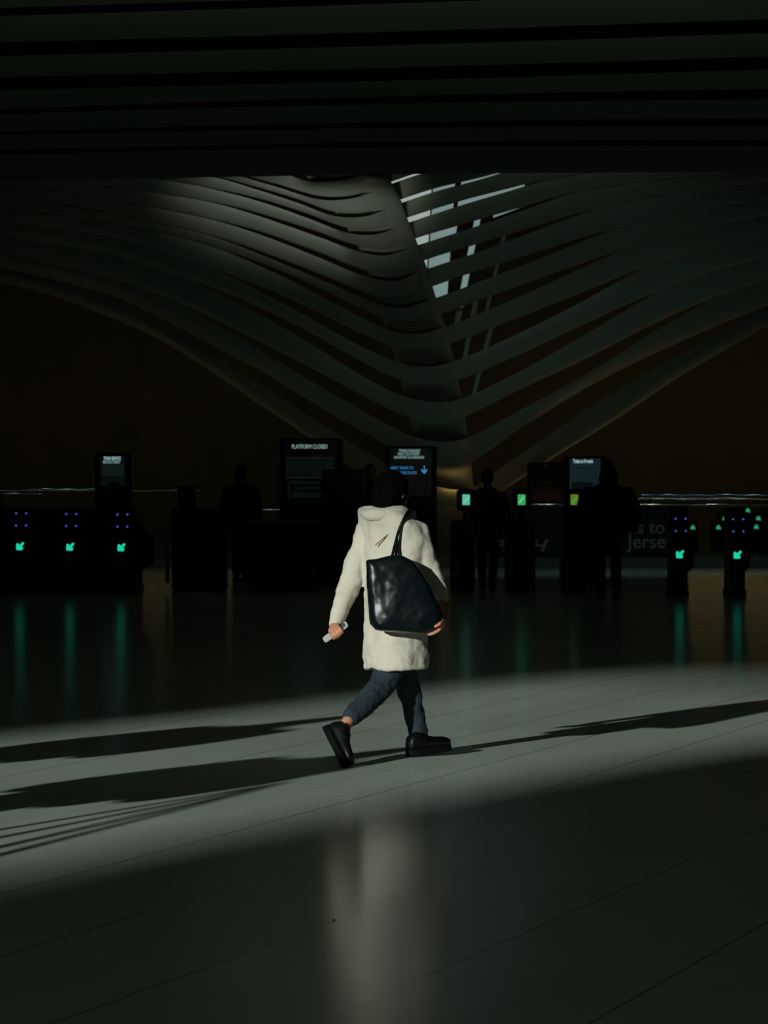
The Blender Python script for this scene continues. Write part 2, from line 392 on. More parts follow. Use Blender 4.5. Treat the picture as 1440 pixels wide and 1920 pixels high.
# ------------------------------------------------------------------ glazing behind the spine
def quad_slab(name, pts, d, m, th=0.05):
    bm = bmesh.new()
    a = [at(x, y, d) for x, y in pts]; b = [p+Vector((0, th, 0)) for p in a]
    loft(bm, [a, b]); return bm
wi = 0
def pane(pts, m):
    global wi; wi += 1
    struct(obj('window_%d' % wi, quad_slab('w', pts, 68.0, m), m))
pane([(722,300),(812,300),(797,565),(790,565)], M_sun1)
pane([(815,300),(856,300),(838,565),(800,565)], M_sun2)
pane([(872,300),(1000,300),(975,372),(857,392)], M_sun2)
pane([(892,400),(904,396),(868,575),(856,578)], M_sun2)
pane([(852,395),(862,392),(853,450),(840,452)], M_sun2)
pane([(925,395),(985,372),(1080,340),(1080,350),(925,408)], M_sun2)
pane([(856,584),(868,582),(851,640),(846,640)], M_sun3)
pane([(888,560),(899,556),(872,690),(864,690)], M_sun3)
pane([(944,430),(952,427),(912,600),(905,603)], M_sun3)
pane([(920,600),(930,596),(892,740),(884,742)], M_sun3)

# ------------------------------------------------------------------ parapet beyond the gates
YP = 60.0
def X(px, d): return (px-720)/F*d
def Z(py, d): return EYE-(py-HOR)/F*d
bm = bxm(X(380, YP), X(2400, YP), YP, YP+0.25, 0, 0.20, bev=0.01); struct(obj('baseboard_parapet', bm, M_plinth))
t = thing('banner_panel', (X(1105, YP), YP, 0.2), 'long navy blue parapet banner with white lettering behind the gates', 'banner')
child('panel', bxm(X(921, YP), X(1290, YP), YP-0.02, YP+0.05, 0.20, 1.13), M_navy, t)
child('frame', bxm(X(919, YP), X(1292, YP), YP-0.03, YP+0.08, 1.13, 1.16), M_steel, t)
text('lettering', 'PATH', (X(922, YP), YP-0.03, Z(1033, YP)), 0.30, M_letter, t, shear=0.30, bold=0.008, sx=1.32)
text('lettering', 'Trains to', (X(1247, YP), YP-0.03, Z(1000, YP)), 0.34, M_letter, t, align='RIGHT', bold=0.004)
text('lettering', 'New Jersey', (X(1264, YP), YP-0.03, Z(1027, YP)), 0.36, M_letter, t, align='RIGHT', bold=0.004)

def rail(x0, x1, y, z, r, label, wob=0.0, posts=True):
    t = thing('handrail', (x0, y, 0), label, 'railing')
    bm = bmesh.new(); n = 70
    limb(bm, [Vector((x0+(x1-x0)*i/n, y, z+wob*math.sin(i*1.9)+wob*0.6*math.sin(i*0.7))) for i in range(n+1)], [r]*(n+1), 1, 10)
    child('rail', bm, M_rail, t, True)
    if posts:
        k = 0; x = x0+0.3
        while x < x1:
            child('post', bxm(x-0.02, x+0.02, y-0.02, y+0.02, 0 if y < YP else 0.0, z), M_black, t); x += 2.4; k += 1
rail(X(-500, 63), X(372, 63), 63.0, Z(918, 63), 0.022, 'thin polished handrail along the far left, above the left gates', 0.006)
rail(X(-500, 61), X(82, 61), 61.0, Z(926, 61), 0.018, 'shorter polished rail low at the far left edge', 0.004)
rail(X(1190, 66), X(2300, 66), 66.0, Z(929, 66), 0.028, 'upper polished handrail at the far right with bluish glints', 0.010)
rail(X(1190, 64), X(2300, 64), 64.0, Z(935, 64), 0.022, 'middle polished handrail at the far right, just under the bluish one', 0.010)
rail(X(985, 61), X(2200, 61), 61.0, Z(947, 61), 0.028, 'lower handrail with warm glints running over the navy banner', 0.006)
rail(X(420, 56), X(600, 56), 56.0, Z(956, 56), 0.014, 'short slim handrail beside the standing person on the left', 0.0)

# spots added over the rails, with no fixtures there, to draw the glints
def glint_spot(x, y, z, power, col):
    d = bpy.data.lights.new('glint_spot', 'SPOT'); o = bpy.data.objects.new('glint_spot', d); C.objects.link(o)
    d.energy = power; d.color = col; d.spot_size = math.radians(38); d.spot_blend = 0.4; d.shadow_soft_size = 0.05
    o.location = (x, y-1.3, z+1.5); o.rotation_euler = (Vector((x, y, z))-o.location).to_track_quat('-Z', 'Y').to_euler()
for k in range(5): glint_spot(X(1215+k*55, 66), 66, Z(929, 66), 8.0, (0.65, 0.92, 1.0))
for k in range(5): glint_spot(X(1200+k*52, 64), 64, Z(935, 64), 6.0, (0.60, 0.85, 1.0))
for px in (1032, 1240, 1350): glint_spot(X(px, 61), 61, Z(947, 61), 10.0, (1.0, 0.93, 0.72))
for px in (60, 105, 150, 200, 340): glint_spot(X(px, 63), 63, Z(918, 63), 6.0, (0.70, 0.88, 1.0))
for px in (5, 60): glint_spot(X(px, 61), 61, Z(926, 61), 4.0, (0.60, 0.85, 1.0))
glint_spot(X(497, 56), 56, Z(956, 56), 3.0, (0.8, 1.0, 0.9))

# ------------------------------------------------------------------ fare gates
def arrow_bm(cx, y, cz, s, th=0.012):
    """plump arrow pointing down-left"""
    pts = [(-.50,.22),(-.44,.34),(-.32,.38),(-.20,.30),(-.04,.16),(.20,.44),(.34,.50),(.47,.45),(.50,.30),(.42,.20),(.20,-.04),(.34,-.18),(.36,-.32),(.24,-.50),(-.34,-.50),(-.46,-.45),(-.50,-.34)]
    bm = bmesh.new()
    a = [Vector((cx+px*s, y, cz+pz*s)) for px, pz in pts]; b = [p+Vector((0, th, 0)) for p in a]
    loft(bm, [a, b]); return bm
GD = 45.0
def arrow_gate(px, ya, yd, label, half=0.155, flaps=(0, 0), d=GD, dep=1.9):
    cx = X(px, d)
    t = thing('fare_gate', (cx, d+0.9, 0), label, 'fare gate', 'fare gates with green arrows')
    ztop = Z(952, d)
    bm = bxm(cx-half, cx+half, d+0.04, d+dep, 0.0, ztop-0.05, bev=0.02); cab = child('cabinet', bm, M_black, t)
    child('base_plinth', bxm(cx-half-0.015, cx+half+0.015, d+0.02, d+dep+0.02, 0, 0.09), M_black2, t)
    # sloping reader head
    bm = bmesh.new(); a = []
    za, zb = ztop-0.36, ztop
    sec = [Vector((0, d-0.01, za)), Vector((0, d+0.05, zb-0.04)), Vector((0, d+0.10, zb)), Vector((0, d+0.50, zb)), Vector((0, d+0.50, za))]
    loft(bm, [[p+Vector((cx-half-0.01, 0, 0)) for p in sec], [p+Vector((cx+half+0.01, 0, 0)) for p in sec]])
    head = child('reader_head', bm, M_black2, t)
    s = 0.085
    for dx in (-1, 1):
        for dz in (-1, 1):
            bm = bmesh.new(); zz = Z(yd, d)+dz*0.085; ell(bm, Vector((cx+0.01+dx*0.07, d-0.012+(zz-za)*0.14, zz)), 0.014, 0.010, 0.014)
            child('blue_light', bm, M_blue, head, True)
    panel = child('arrow_panel', bxm(cx-half+0.03, cx+half-0.03, d-0.005, d+0.04, Z(ya, d)-0.10, Z(ya, d)+0.10), M_black2, t)
    child('green_arrow', arrow_bm(cx, d-0.02, Z(ya, d), 0.112), M_arrow, t)
    for side, wd in zip((-1, 1), flaps):
        if wd:
            x0 = cx+side*half; x1 = x0+side*wd
            xa, xb = min(x0, x1), max(x0, x1)
            bm = bmesh.new()
            a = [Vector((x0, d+dep*.4, 0.30)), Vector((x1, d+dep*.4, 0.42)), Vector((x1, d+dep*.4, 0.80)), Vector((x0, d+dep*.4, 1.0))]
            loft(bm, [a, [p+Vector((0, 0.05, 0)) for p in a]]); child('barrier_flap', bm, M_black2, t)
    return t
arrow_gate(38, 1024, 974, 'black fare gate with a glowing green arrow, leftmost of the three on the left', flaps=(0.19, 0.185))
arrow_gate(132, 1025, 975, 'black fare gate with a glowing green arrow, middle of the three on the left', flaps=(0.185, 0.185))
arrow_gate(228, 1026, 976, 'black gate with green arrow, right of the left three, under a small screen', flaps=(0.185, 0.25))
arrow_gate(1275, 1039, 984, 'black fare gate with a green arrow at the end of the navy banner', flaps=(0, 0.12), d=44.4, half=0.11, dep=0.75)
arrow_gate(1383, 1040, 985, 'black fare gate with a green arrow, nearest the right edge', flaps=(0, 0.10), d=44.4, half=0.11, dep=0.75)
bm = bxm(X(-300, 47.2), X(262, 47.2), 47.2, 47.28, 0.0, Z(954, 47.2)); tag(obj('barrier_screen', bm, M_black2), 'low black screen closing the space behind the three left gates', 'barrier')

def display_gate(px, x0, x1, m, label, d=46.0):
    cx = X((x0+x1)/2, d); hx = X(px, d)
    t = thing('fare_gate', (cx, d+0.8, 0), label, 'fare gate', 'fare gates with raised displays')
    child('cabinet', bxm(X(x0, d), X(x1, d), d, d+0.9, 0, Z(975, d), bev=0.03), M_black, t)
    child('steel_edge', bxm(X(x0+8, d), X(x0+13, d), d-0.012, d, 0.25, Z(1040, d)), M_steel, t)
    child('stem', bxm(hx-0.05, hx+0.05, d+0.05, d+0.18, Z(976, d), Z(950, d)), M_black, t)
    head = child('display_head', bxm(hx-0.135, hx+0.135, d, d+0.14, Z(958, d), Z(917, d), bev=0.02), M_black2, t)
    s = child('display', bxm(hx-0.055, hx+0.055, d-0.012, d, Z(947, d), Z(927, d), bev=0.004), m, t)
    bm = bmesh.new(); c = Vector((hx, d-0.018, Z(937, d)))
    a = [c+Vector((-.045, 0, -.040)), c+Vector((-.030, 0, -.050)), c+Vector((.042, 0, .035)), c+Vector((.030, 0, .048))]
    loft(bm, [a, [p+Vector((0, 0.004, 0)) for p in a]]); child('slash_mark', bm, M_glyph if m != M_scrC else M_scrB, s)
display_gate(874, 846, 890, M_scrA, 'dark gate with a raised teal display just right of the walking person')
display_gate(978, 950, 1004, M_scrB, 'dark gate with a raised bright green display, beside the navy banner lettering')
display_gate(1077, 1055, 1098, M_scrC, 'dark gate with a raised yellow-green display next to the large standing figure')

# far gates seen small at the right
for (px, py, lab) in [(1347,989,'tiny far gate light low beside the rightmost arrow gate'),(1359,972,'tiny far gate light between the two right arrow gates, upper one'),(1402,957,'tiny far gate light highest, above the rightmost arrow gate'),
                 (1418,988,'tiny far gate light low near the right edge'),(1422,972,'tiny far gate light above the low one near the right edge'),(1299,989,'faint far gate light just right of the banner end gate'),(1446,970,'tiny far gate light cut by the right edge')]:
    d = 74.0+(990-py)*0.08; cx = X(px, d)
    t = thing('distant_fare_gate', (cx, d+0.3, 0), lab, 'fare gate', 'small far fare gates with green lights')
    child('cabinet', bxm(cx-0.12, cx+0.12, d+0.02, d+0.6, 0, Z(py, d)+0.14, bev=0.01), M_black, t)
    bm = bmesh.new(); s = 0.11
    a = [Vector((cx+x*s, d-0.01, Z(py, d)+z*s)) for x, z in [(-.5,-.4),(-.45,.1),(-.1,.5),(.25,.45),(.5,-.1),(.5,-.5),(.1,-.35)]]
    loft(bm, [a, [p+Vector((0, 0.02, 0)) for p in a]]); child('green_light', bm, M_arrowfar, t)

# ------------------------------------------------------------------ information totems
def totem(x0, x1, ytop, d, label, ybot_screen, m, name='information_screen'):
    t = thing(name, (X((x0+x1)/2, d), d+0.1, 0), label, 'information screen')
    child('housing', bxm(X(x0, d), X(x1, d), d, d+0.22, 0, Z(ytop, d), bev=0.02), M_black2, t)
    s = child('screen', bxm(X(x0+10, d), X(x1-10, d), d-0.01, d, Z(ybot_screen, d), Z(ytop+5, d)), m, t)
    child('foot', bxm(X(x0-4, d), X(x1+4, d), d-0.1, d+0.35, 0, 0.06), M_black, t)
    return t, s
def rect_px(name, x0, x1, y0, y1, d, m, parent, th=0.006, off=0.018):
    return child(name, bxm(X(x0, d), X(x1, d), d-off, d-off+th, Z(y1, d), Z(y0, d)), m, parent)
D1 = 50.0
t, s = totem(178, 245, 850, D1, 'small information screen with pale two-line heading above the left gates', 912, M_sA)
text('heading', 'TRAIN SERVICE', (X(210.5, D1), D1-0.02, Z(862, D1)), 0.070, M_txt, s, align='CENTER', bold=0.002, sx=0.56)
text('heading', 'NOTICE TODAY', (X(209.5, D1), D1-0.02, Z(869, D1)), 0.066, M_txt, s, align='CENTER', bold=0.0, sx=0.56)
rect_px('screen_row', 192, 232, 872, 893, D1, M_sB, s); rect_px('screen_row', 196, 232, 896, 912, D1, M_sA, s)
t, s = totem(524, 643, 822, 51.0, 'tall dark information screen headed PLATFORM CLOSED left of the walker', 970, M_sD)
text('heading', 'PLATFORM CLOSED', (X(580.5, 51), 50.98, Z(841, 51)), 0.094, M_txt, s, align='CENTER', bold=0.0, sx=0.68)
for (a, b, c, e, mm) in [(536,626,857,859.5,M_sB),(536,604,860,893,M_sA),(606,626,860,893,M_sA),(536,604,894,897,M_sB),(546,600,901,908,M_sA),(552,600,912,918,M_sA),(548,602,922,934,M_sA),(540,545,901,938,M_sA)]:
    rect_px('screen_row', a, b, c, e, 51.0, mm, s)
t, s = totem(722, 819, 836, 50.5, 'information screen with white heading, blue next-train line and down arrow behind the walker', 930, M_sD)
dd = 50.5
text('heading', 'TRAINS AVAILABLE', (X(768, dd), dd-0.02, Z(847.5, dd)), 0.066, M_txt, s, align='CENTER', bold=0.0, sx=0.60)
text('heading', 'NEXT PLATFORM', (X(766, dd), dd-0.02, Z(853.5, dd)), 0.062, M_txt, s, align='CENTER', bold=0.0, sx=0.70)
text('heading', 'NEWPORT & HOBOKEN', (X(767, dd), dd-0.02, Z(860, dd)), 0.062, M_txt, s, align='CENTER', bold=0.0, sx=0.70)
text('train_line', 'NEXT TRAIN TO', (X(732, dd), dd-0.02, Z(880, dd)), 0.066, M_txtb, s, bold=0.0, sx=0.74)
text('train_line', 'EXCHANGE PLACE', (X(732, dd), dd-0.02, Z(889, dd)), 0.066, M_txtb, s, bold=0.0, sx=0.74)
bm = bmesh.new(); c = at(795.5, 881, dd-0.02); u = dd/F
a = [c+Vector((x*u, 0, z*u)) for x, z in [(-1,8),(1,8),(1,-2),(5.5,2),(5.5,-1.5),(0,-8),(-5.5,-1.5),(-5.5,2),(-1,-2)]]
loft(bm, [a, [p+Vector((0, 0.005, 0)) for p in a]]); child('down_arrow', bm, M_txtb, s)
t, s = totem(1058, 1136, 855, 50.0, 'teal glowing information screen behind the large standing figure', 924, M_sC)
text('heading', 'Trains to Newark', (X(1093, 50), 49.98, Z(868, 50)), 0.085, M_txt, s, align='CENTER', bold=0.003, sx=0.50)
rect_px('screen_row', 1067, 1122, 877, 879, 50, M_sB, s); rect_px('screen_row', 1067, 1122, 899, 901, 50, M_sB, s); rect_px('screen_row', 1072, 1112, 904, 922, 50, M_sA, s)

# ticket machines and cabinets
d = 61.6
t = thing('sign_board', (X(1026, d), d+0.1, 0), 'dark red sign board with a thin white line, left of the teal screen', 'sign')
child('housing', bxm(X(989, d), X(1063, d), d, d+0.12, Z(943, d), Z(867, d), bev=0.02), M_black2, t)
child('red_front', bxm(X(993, d), X(1059, d), d-0.012, d, Z(941, d), Z(876, d)), M_red, t)
child('white_line', bxm(X(1017, d), X(1036, d), d-0.02, d-0.011, Z(906, d), Z(904, d)), M_letter, t)
child('top_light', bxm(X(1019, d), X(1030, d), d-0.02, d-0.011, Z(874, d), Z(872, d)), M_letter, t)
for px in (1000, 1052): child('leg', bxm(X(px, d)-0.03, X(px, d)+0.03, d+0.02, d+0.10, 0, Z(942, d)), M_black2, t)
d = 49.0
t = thing('ticket_machine', (X(650, d), d+0.3, 0), 'dark navy ticket machine just left of the walker, before the PLATFORM CLOSED screen', 'ticket machine')
child('housing', bxm(X(606, d), X(692, d), d, d+0.6, 0, Z(880, d), bev=0.02), M_black2, t)
child('navy_front', bxm(X(610, d), X(688, d), d-0.012, d, Z(958, d), Z(884, d)), mat('dark_navy_glass', (0.004, 0.006, 0.016), 0.5), t)
d = 46.0
t = thing('cabinet', (X(530, d), d+0.3, 0), 'low dark two-door cabinet with a pale top edge left of the walker', 'cabinet')
child('body', bxm(X(465, d), X(597, d), d, d+0.6, 0.06, Z(982, d)), M_black2, t)
child('counter_top', bxm(X(463, d), X(599, d), d-0.03, d+0.62, Z(982, d), Z(977, d)), M_steel, t)
for a, b in ((468, 528), (531, 592)):
    q = child('door', bxm(X(a, d), X(b, d), d-0.02, d, 0.10, Z(1037, d)), mat('dark_cabinet_door', (0.03, 0.03, 0.025), 0.5), t)
    child('handle', bxm(X((b-8) if a == 468 else a+6, d), X((b-4) if a == 468 else a+10, d), d-0.05, d-0.02, Z(1060, d), Z(1045, d)), M_steel, q)
child('toe_kick', bxm(X(468, d), X(594, d), d+0.05, d+0.55, 0, 0.06), M_black, t)
d = 46.5
t = thing('service_booth', (X(368, d), d+0.4, 0), 'black service booth with a narrow raised box, right of the left gates', 'booth')
child('body', bxm(X(322, d), X(421, d), d, d+0.9, 0, Z(953, d), bev=0.02), M_black2, t)
child('raised_box', bxm(X(331, d), X(362, d), d+0.2, d+0.6, Z(953, d), Z(911, d), bev=0.01), M_black2, t)
child('red_stripe', bxm(X(337, d), X(351, d), d-0.01, d, Z(1050, d), Z(988, d)), mat('deep_red', (0.03, 0.004, 0.003), 0.6), t)
child('glass_edge', bxm(X(310, d), X(317, d), d, d+0.05, 0.12, Z(985, d)), mat('frosted_glass_edge', (0.22, 0.26, 0.24), 0.5), t)

# ------------------------------------------------------------------ generic dark-clothed person
def person(loc, heading, H, label, top=M_dark, legs=M_dark, stride=0.10, bulk=1.0, arm=0.0, vox=0.016, pack=False, hood=False, bagm=None):
    k = H/1.75
    fw = Vector((math.cos(heading), math.sin(heading), 0)); lf = Vector((-fw.y, fw.x, 0)); up = Vector((0, 0, 1)); O = Vector((0, 0, 0))
    def q(f, l, z): return fw*(f*k)+lf*(l*k)+up*(z*k)
    bm = bmesh.new()
    ell(bm, q(0.01, 0, 1.63), 0.098*k, 0.078*k, 0.12*k, fw, lf)                 # skull
    ell(bm, q(0.03, 0, 1.57), 0.070*k, 0.058*k, 0.075*k, fw, lf)                # jaw
    ell(bm, q(0.108, 0, 1.605), 0.020*k, 0.012*k, 0.024*k, fw, lf, 10)          # nose
    for s in (-1, 1):
        ell(bm, q(0.0, s*0.080, 1.61), 0.020*k, 0.010*k, 0.032*k, fw, lf, 10)   # ears
    limb(bm, [q(-.01, 0, 1.40), q(0, 0, 1.56)], [0.06*k, 0.052*k])
    loft(bm, [ring(q(0, 0, z), lf, fw, a*k, b*k) for z, a, b in [(0.86,.12,.09),(0.95,.165,.115),(1.08,.140,.10),(1.25,.165,.115),(1.38,.185,.10),(1.44,.12,.07)]])
    hands = []
    for s in (-1, 1):
        st = s*stride
        kn = q(0.04+st*0.55, s*0.10, 0.50); an = q(-0.02+st*1.2, s*0.10, 0.09)
        limb(bm, [q(0, s*0.09, 0.90), kn, an], [0.082*k, 0.056*k, 0.038*k])
        limb(bm, [an+q(-.03, 0, -.03), an+q(0.16, 0, -.055)], [0.038*k, 0.030*k])
        sw = -s*arm
        el = q(-0.04+sw*0.5, s*0.25, 1.12); wr = q(0.06+sw*1.1, s*0.24, 0.87)
        limb(bm, [q(0, s*0.18, 1.39), el, wr], [0.050*k, 0.040*k, 0.028*k])
        pm = wr+q(0.015, 0, -0.06); ell(bm, pm, 0.020*k, 0.036*k, 0.050*k, lf, fw)
        for i, ln in enumerate((0.070, 0.080, 0.075, 0.060)):
            b0 = pm+q(0.027-i*0.018, 0, -0.035); limb(bm, [b0, b0+q(0.004, -s*0.006, -ln*0.55), b0+q(0.004, -s*0.022, -ln)], [0.009*k, 0.009*k, 0.007*k], 2, 8)
        limb(bm, [pm+q(0.03, 0, 0.01), pm+q(0.055, -s*0.01, -0.025), pm+q(0.055, -s*0.012, -0.055)], [0.010*k, 0.010*k, 0.008*k], 2, 8)
    body = obj('person', bm, M_dskin, None, True); remesh(body, vox*0.55, 2)
    body.location = loc; tag(body, label, 'person')
    # hair or hood
    bm = bmesh.new(); ell(bm, q(-0.012, 0, 1.655), 0.108*k, 0.092*k, 0.115*k, fw, lf); ell(bm, q(-0.05, 0, 1.59), 0.070*k, 0.078*k, 0.085*k, fw, lf)
    if hood: ell(bm, q(-0.05, 0, 1.56), 0.12*k, 0.13*k, 0.15*k, fw, lf); ell(bm, q(-0.02, 0, 1.68), 0.09*k, 0.08*k, 0.13*k, fw, lf)
    o = obj('hood' if hood else 'hair', bm, top if hood else M_hair, body, True); remesh(o, vox, 2)
    # jacket
    bm = bmesh.new(); B = bulk
    loft(bm, [ring(q(0, 0, z), lf, fw, a*k*B, b*k*B, 20, 2.4) for z, a, b in [(0.78,.19,.14),(0.95,.195,.145),(1.10,.18,.135),(1.28,.20,.14),(1.39,.205,.12),(1.45,.14,.09),(1.50,.075,.07)]])
    for s in (-1, 1):
        sw = -s*arm
        el = q(-0.04+sw*0.5, s*0.25*B, 1.12); wr = q(0.05+sw*1.0, s*0.245*B, 0.90)
        limb(bm, [q(0, s*0.18*B, 1.38), el, wr], [0.072*k*B, 0.062*k*B, 0.050*k*B])
    o = obj('jacket', bm, top, body, True); remesh(o, vox, 2, [(0.03, 0.15)])
    bm = bmesh.new()
    for s in (-1, 1):
        st = s*stride
        kn = q(0.04+st*0.55, s*0.10, 0.50); an = q(-0.02+st*1.2, s*0.10, 0.12)
        limb(bm, [q(0, s*0.09, 0.90), kn, an], [0.100*k, 0.078*k, 0.062*k])
    loft(bm, [ring(q(0, 0, z), lf, fw, .155*k, .12*k) for z in (0.82, 1.0)])
    o = obj('trousers', bm, legs, body, True); remesh(o, vox, 2, [(0.02, 0.1)])
    for s in (-1, 1):
        an = q(-0.02+s*stride*1.2, s*0.10, 0)
        bm = bmesh.new(); rr = []
        for f, wd, h in [(-.085,.028,.05),(-.07,.040,.085),(-.01,.042,.095),(.06,.043,.075),(.12,.050,.058),(.165,.042,.045),(.185,.02,.03)]:
            c = an+q(f, 0, h/2); rr.append(ring(c, lf, up, wd*k, h*k/2, 14, 2.8))
        loft(bm, rr); obj('shoe', bm, M_sole, body, True)
    if pack:
        bm = bmesh.new(); loft(bm, [ring(q(-0.22*B, 0, z), lf, fw, a*k, b*k, 20, 3) for z, a, b in [(0.98,.12,.06),(1.02,.16,.10),(1.25,.17,.11),(1.40,.15,.09),(1.46,.09,.05)]])
        o = obj('backpack', bm, M_dark, None, True); o.location = loc
        tag(o, 'black backpack worn by the large dark figure beside the teal screen', 'backpack')
    return body
def gp(px, d): return Vector((X(px, d), d, 0))
person(gp(452, 51.0), math.radians(75), 1.86, 'person in dark coat standing beside the slim handrail on the left', stride=0.08, bulk=1.12)
person(gp(914, 47.8), math.radians(80), 1.77, 'person in dark clothes with paler jacket hem passing between two raised green displays', top=M_dark2, stride=0.16, bulk=1.1, arm=0.05)
person(gp(1140, 43.6), math.radians(95), 1.84, 'large dark hooded figure with backpack standing before the teal screen', stride=0.05, bulk=1.38, hood=True, pack=True)
person(gp(694, 53.5), math.radians(-60), 1.88, 'person whose dark head shows just left above the walker, beside the navy machine', stride=0.05)
person(gp(214, 49.0), math.radians(200), 1.58, 'shorter person in black standing before the small left screen', stride=0.05, bulk=1.15)
def caster(px, py, h):
    g = ground(px, py); t = h/math.tan(SUN_E); return Vector((g.x-SUN_H.x*t, g.y-SUN_H.y*t, 0))
# two bystanders just left of the frame, whose long shadows cross the sunlit floor
person(caster(665, 1342, 1.74), math.radians(60), 1.74, 'standing person left of the frame casting the upper floor shadow', stride=0.03, bulk=1.5, vox=0.02, hood=True)
person(caster(800, 1399, 1.70), math.radians(50), 1.70, 'standing person left of the frame casting the lower floor shadow', stride=0.03, bulk=1.7, vox=0.02, hood=True)
# unseen rods made up left of the frame to draw the fine shadow lines
t = thing('shadow_rods', (-3.6, 11.1, 0), 'added set of thin rods left of the frame casting fine shadow lines', 'shadow rods')
apex = None
def over(px, py, xp=-3.3):
    g = ground(px, py); tt = (g.x-xp)/L_DIR.x; return Vector((xp, g.y-L_DIR.y*tt, -L_DIR.z*tt))
ap = over(540, 1466)
for y in (1556, 1571, 1590, 1605):
    b0 = over(-20, y+3); dirv = (b0-ap); e = ap+dirv*(ap.z/(ap.z-b0.z)) if ap.z > b0.z else b0
    bm = bmesh.new(); limb(bm, [ap, (ap+e)/2, e], [0.012, 0.024, 0.026], 2, 8); child('rod', bm, M_black, t, True)

# ------------------------------------------------------------------ the walker
D0 = 18.2
def P(px, py, dd=0.0): return at(px, py, D0+dd)
hd = Vector((0.76, 0.65, 0)).normalized(); ld = Vector((-hd.y, hd.x, 0)); UP = Vector((0, 0, 1))
W0 = P(740, 1418, 0.0); W0.z = 0
bm = bmesh.new()
hc = P(737, 921)
ell(bm, hc+UP*0.005, 0.098, 0.078, 0.112, hd, ld); ell(bm, hc+hd*0.025-UP*0.055, 0.068, 0.056, 0.068, hd, ld)
ell(bm, hc+hd*0.100-UP*0.025, 0.018, 0.012, 0.024, hd, ld, 10); ell(bm, hc+hd*0.088-UP*0.065, 0.012, 0.024, 0.010, hd, ld, 10)
for s in (-1, 1):
    ell(bm, hc+ld*(0.079*s)-UP*0.015, 0.018, 0.010, 0.030, hd, ld, 10); ell(bm, hc+hd*0.085+ld*(0.030*s)+UP*0.0, 0.012, 0.014, 0.008, hd, ld, 10)
limb(bm, [P(737, 985), hc-UP*0.06], [0.058, 0.050])
tc = lambda y, c=741, dd=0.0: P(c, y, dd)
loft(bm, [ring(tc(y, c), ld, hd, a, b) for y, c, a, b in [(1150,742,.12,.09),(1110,742,.165,.11),(1060,741,.13,.10),(1010,740,.155,.11),(975,739,.17,.09),(960,738,.10,.06)]])
hipR, kneeR, ankR = P(754, 1135, -.03), P(716, 1284, -.10), P(652, 1352, -.36)
hipL, kneeL, ankL = P(724, 1135, .06), P(766, 1290, .13), P(784, 1384, .18)
limb(bm, [hipR, kneeR, ankR], [0.080, 0.054, 0.034]); limb(bm, [hipL, kneeL, ankL], [0.080, 0.054, 0.034])
toeR, heelR = P(652, 1428, -.50), P(624, 1368, -.42)
toeL, heelL = P(832, 1402, .26), P(776, 1408, .10)
limb(bm, [ankR, P(640, 1385, -.42), toeR], [0.034, 0.036, 0.022]); limb(bm, [ankL, P(800, 1400, .18), toeL], [0.034, 0.034, 0.022])
shL, elL, wrL = P(699, 992, .10), P(662, 1084, .06), P(628, 1172, -.04)
shR, elR, wrR = P(778, 996, -.06), P(807, 1073, -.08), P(836, 1138, -.12)
limb(bm, [shL, elL, wrL], [0.048, 0.038, 0.025]); limb(bm, [shR, P(793, 1035, -.08), elR, wrR], [0.044, 0.042, 0.038, 0.025])
# left hand closed round the phone
pa, pb = P(607, 1201, -.075), P(651, 1169, -.075)      # phone, bottom end to top end
ax = (pb-pa).normalized(); nrm = Vector((-0.45, -0.35, 0.75)); nrm = (nrm-ax*nrm.dot(ax)).normalized(); wdv = ax.cross(nrm).normalized()
if wdv.y > 0: wdv = -wdv                              # towards the viewer
pc = (pa+pb)/2
hl = pc+nrm*0.024+ax*0.004
ell(bm, hl, 0.038, 0.040, 0.017, ax, wdv); limb(bm, [wrL, (wrL+hl)/2, hl], [0.026, 0.027, 0.022], 3, 12)
for i, ln in enumerate((0.88, 1.0, 0.96, 0.80)):
    q = ax*(-0.030+0.0195*i)
    limb(bm, [hl+q+wdv*0.028, hl+q+wdv*0.052-nrm*0.008, hl+q+wdv*0.055-nrm*0.030*ln, hl+q+wdv*0.036-nrm*0.042*ln], [0.0110, 0.0108, 0.0098, 0.0085], 3, 10)
limb(bm, [hl+ax*0.030-wdv*0.01, hl+ax*0.020-wdv*0.040-nrm*0.006, hl-ax*0.002-wdv*0.046-nrm*0.022], [0.013, 0.011, 0.009], 3, 10)
# right hand under the lower corner of the bag
hr = P(827, 1166, -.30); ell(bm, hr, 0.024, 0.040, 0.046); limb(bm, [wrR, P(833, 1150, -.20), hr], [0.025, 0.025, 0.028], 3, 12)
for i, ln in enumerate((0.95, 1.0, 0.92, 0.78)):
    o0 = hr+Vector((-0.004, -0.030+0.019*i, -0.030))
    o1 = P(822-i, 1182-i, -.335+0.019*i); o2 = P(812-i, 1188-i, -.34+0.019*i); o3 = P(812-9*ln, 1190-i*0.5, -.34+0.019*i)
    limb(bm, [o0, o1, o2, o3], [0.0105, 0.0105, 0.0095, 0.0085], 3, 10)
limb(bm, [hr+Vector((0.0, -0.03, 0.01)), hr+Vector((-0.012, -0.055, -0.012)), hr+Vector((-0.035, -0.062, -0.024))], [0.013, 0.011, 0.009], 3, 10)
for v in bm.verts: v.co -= W0
walker = obj('person', bm, M_skin, None, True); walker.location = W0; remesh(walker, 0.0055, 2)
tag(walker, 'person walking right through the sunlight in a cream coat and dark trousers', 'person')

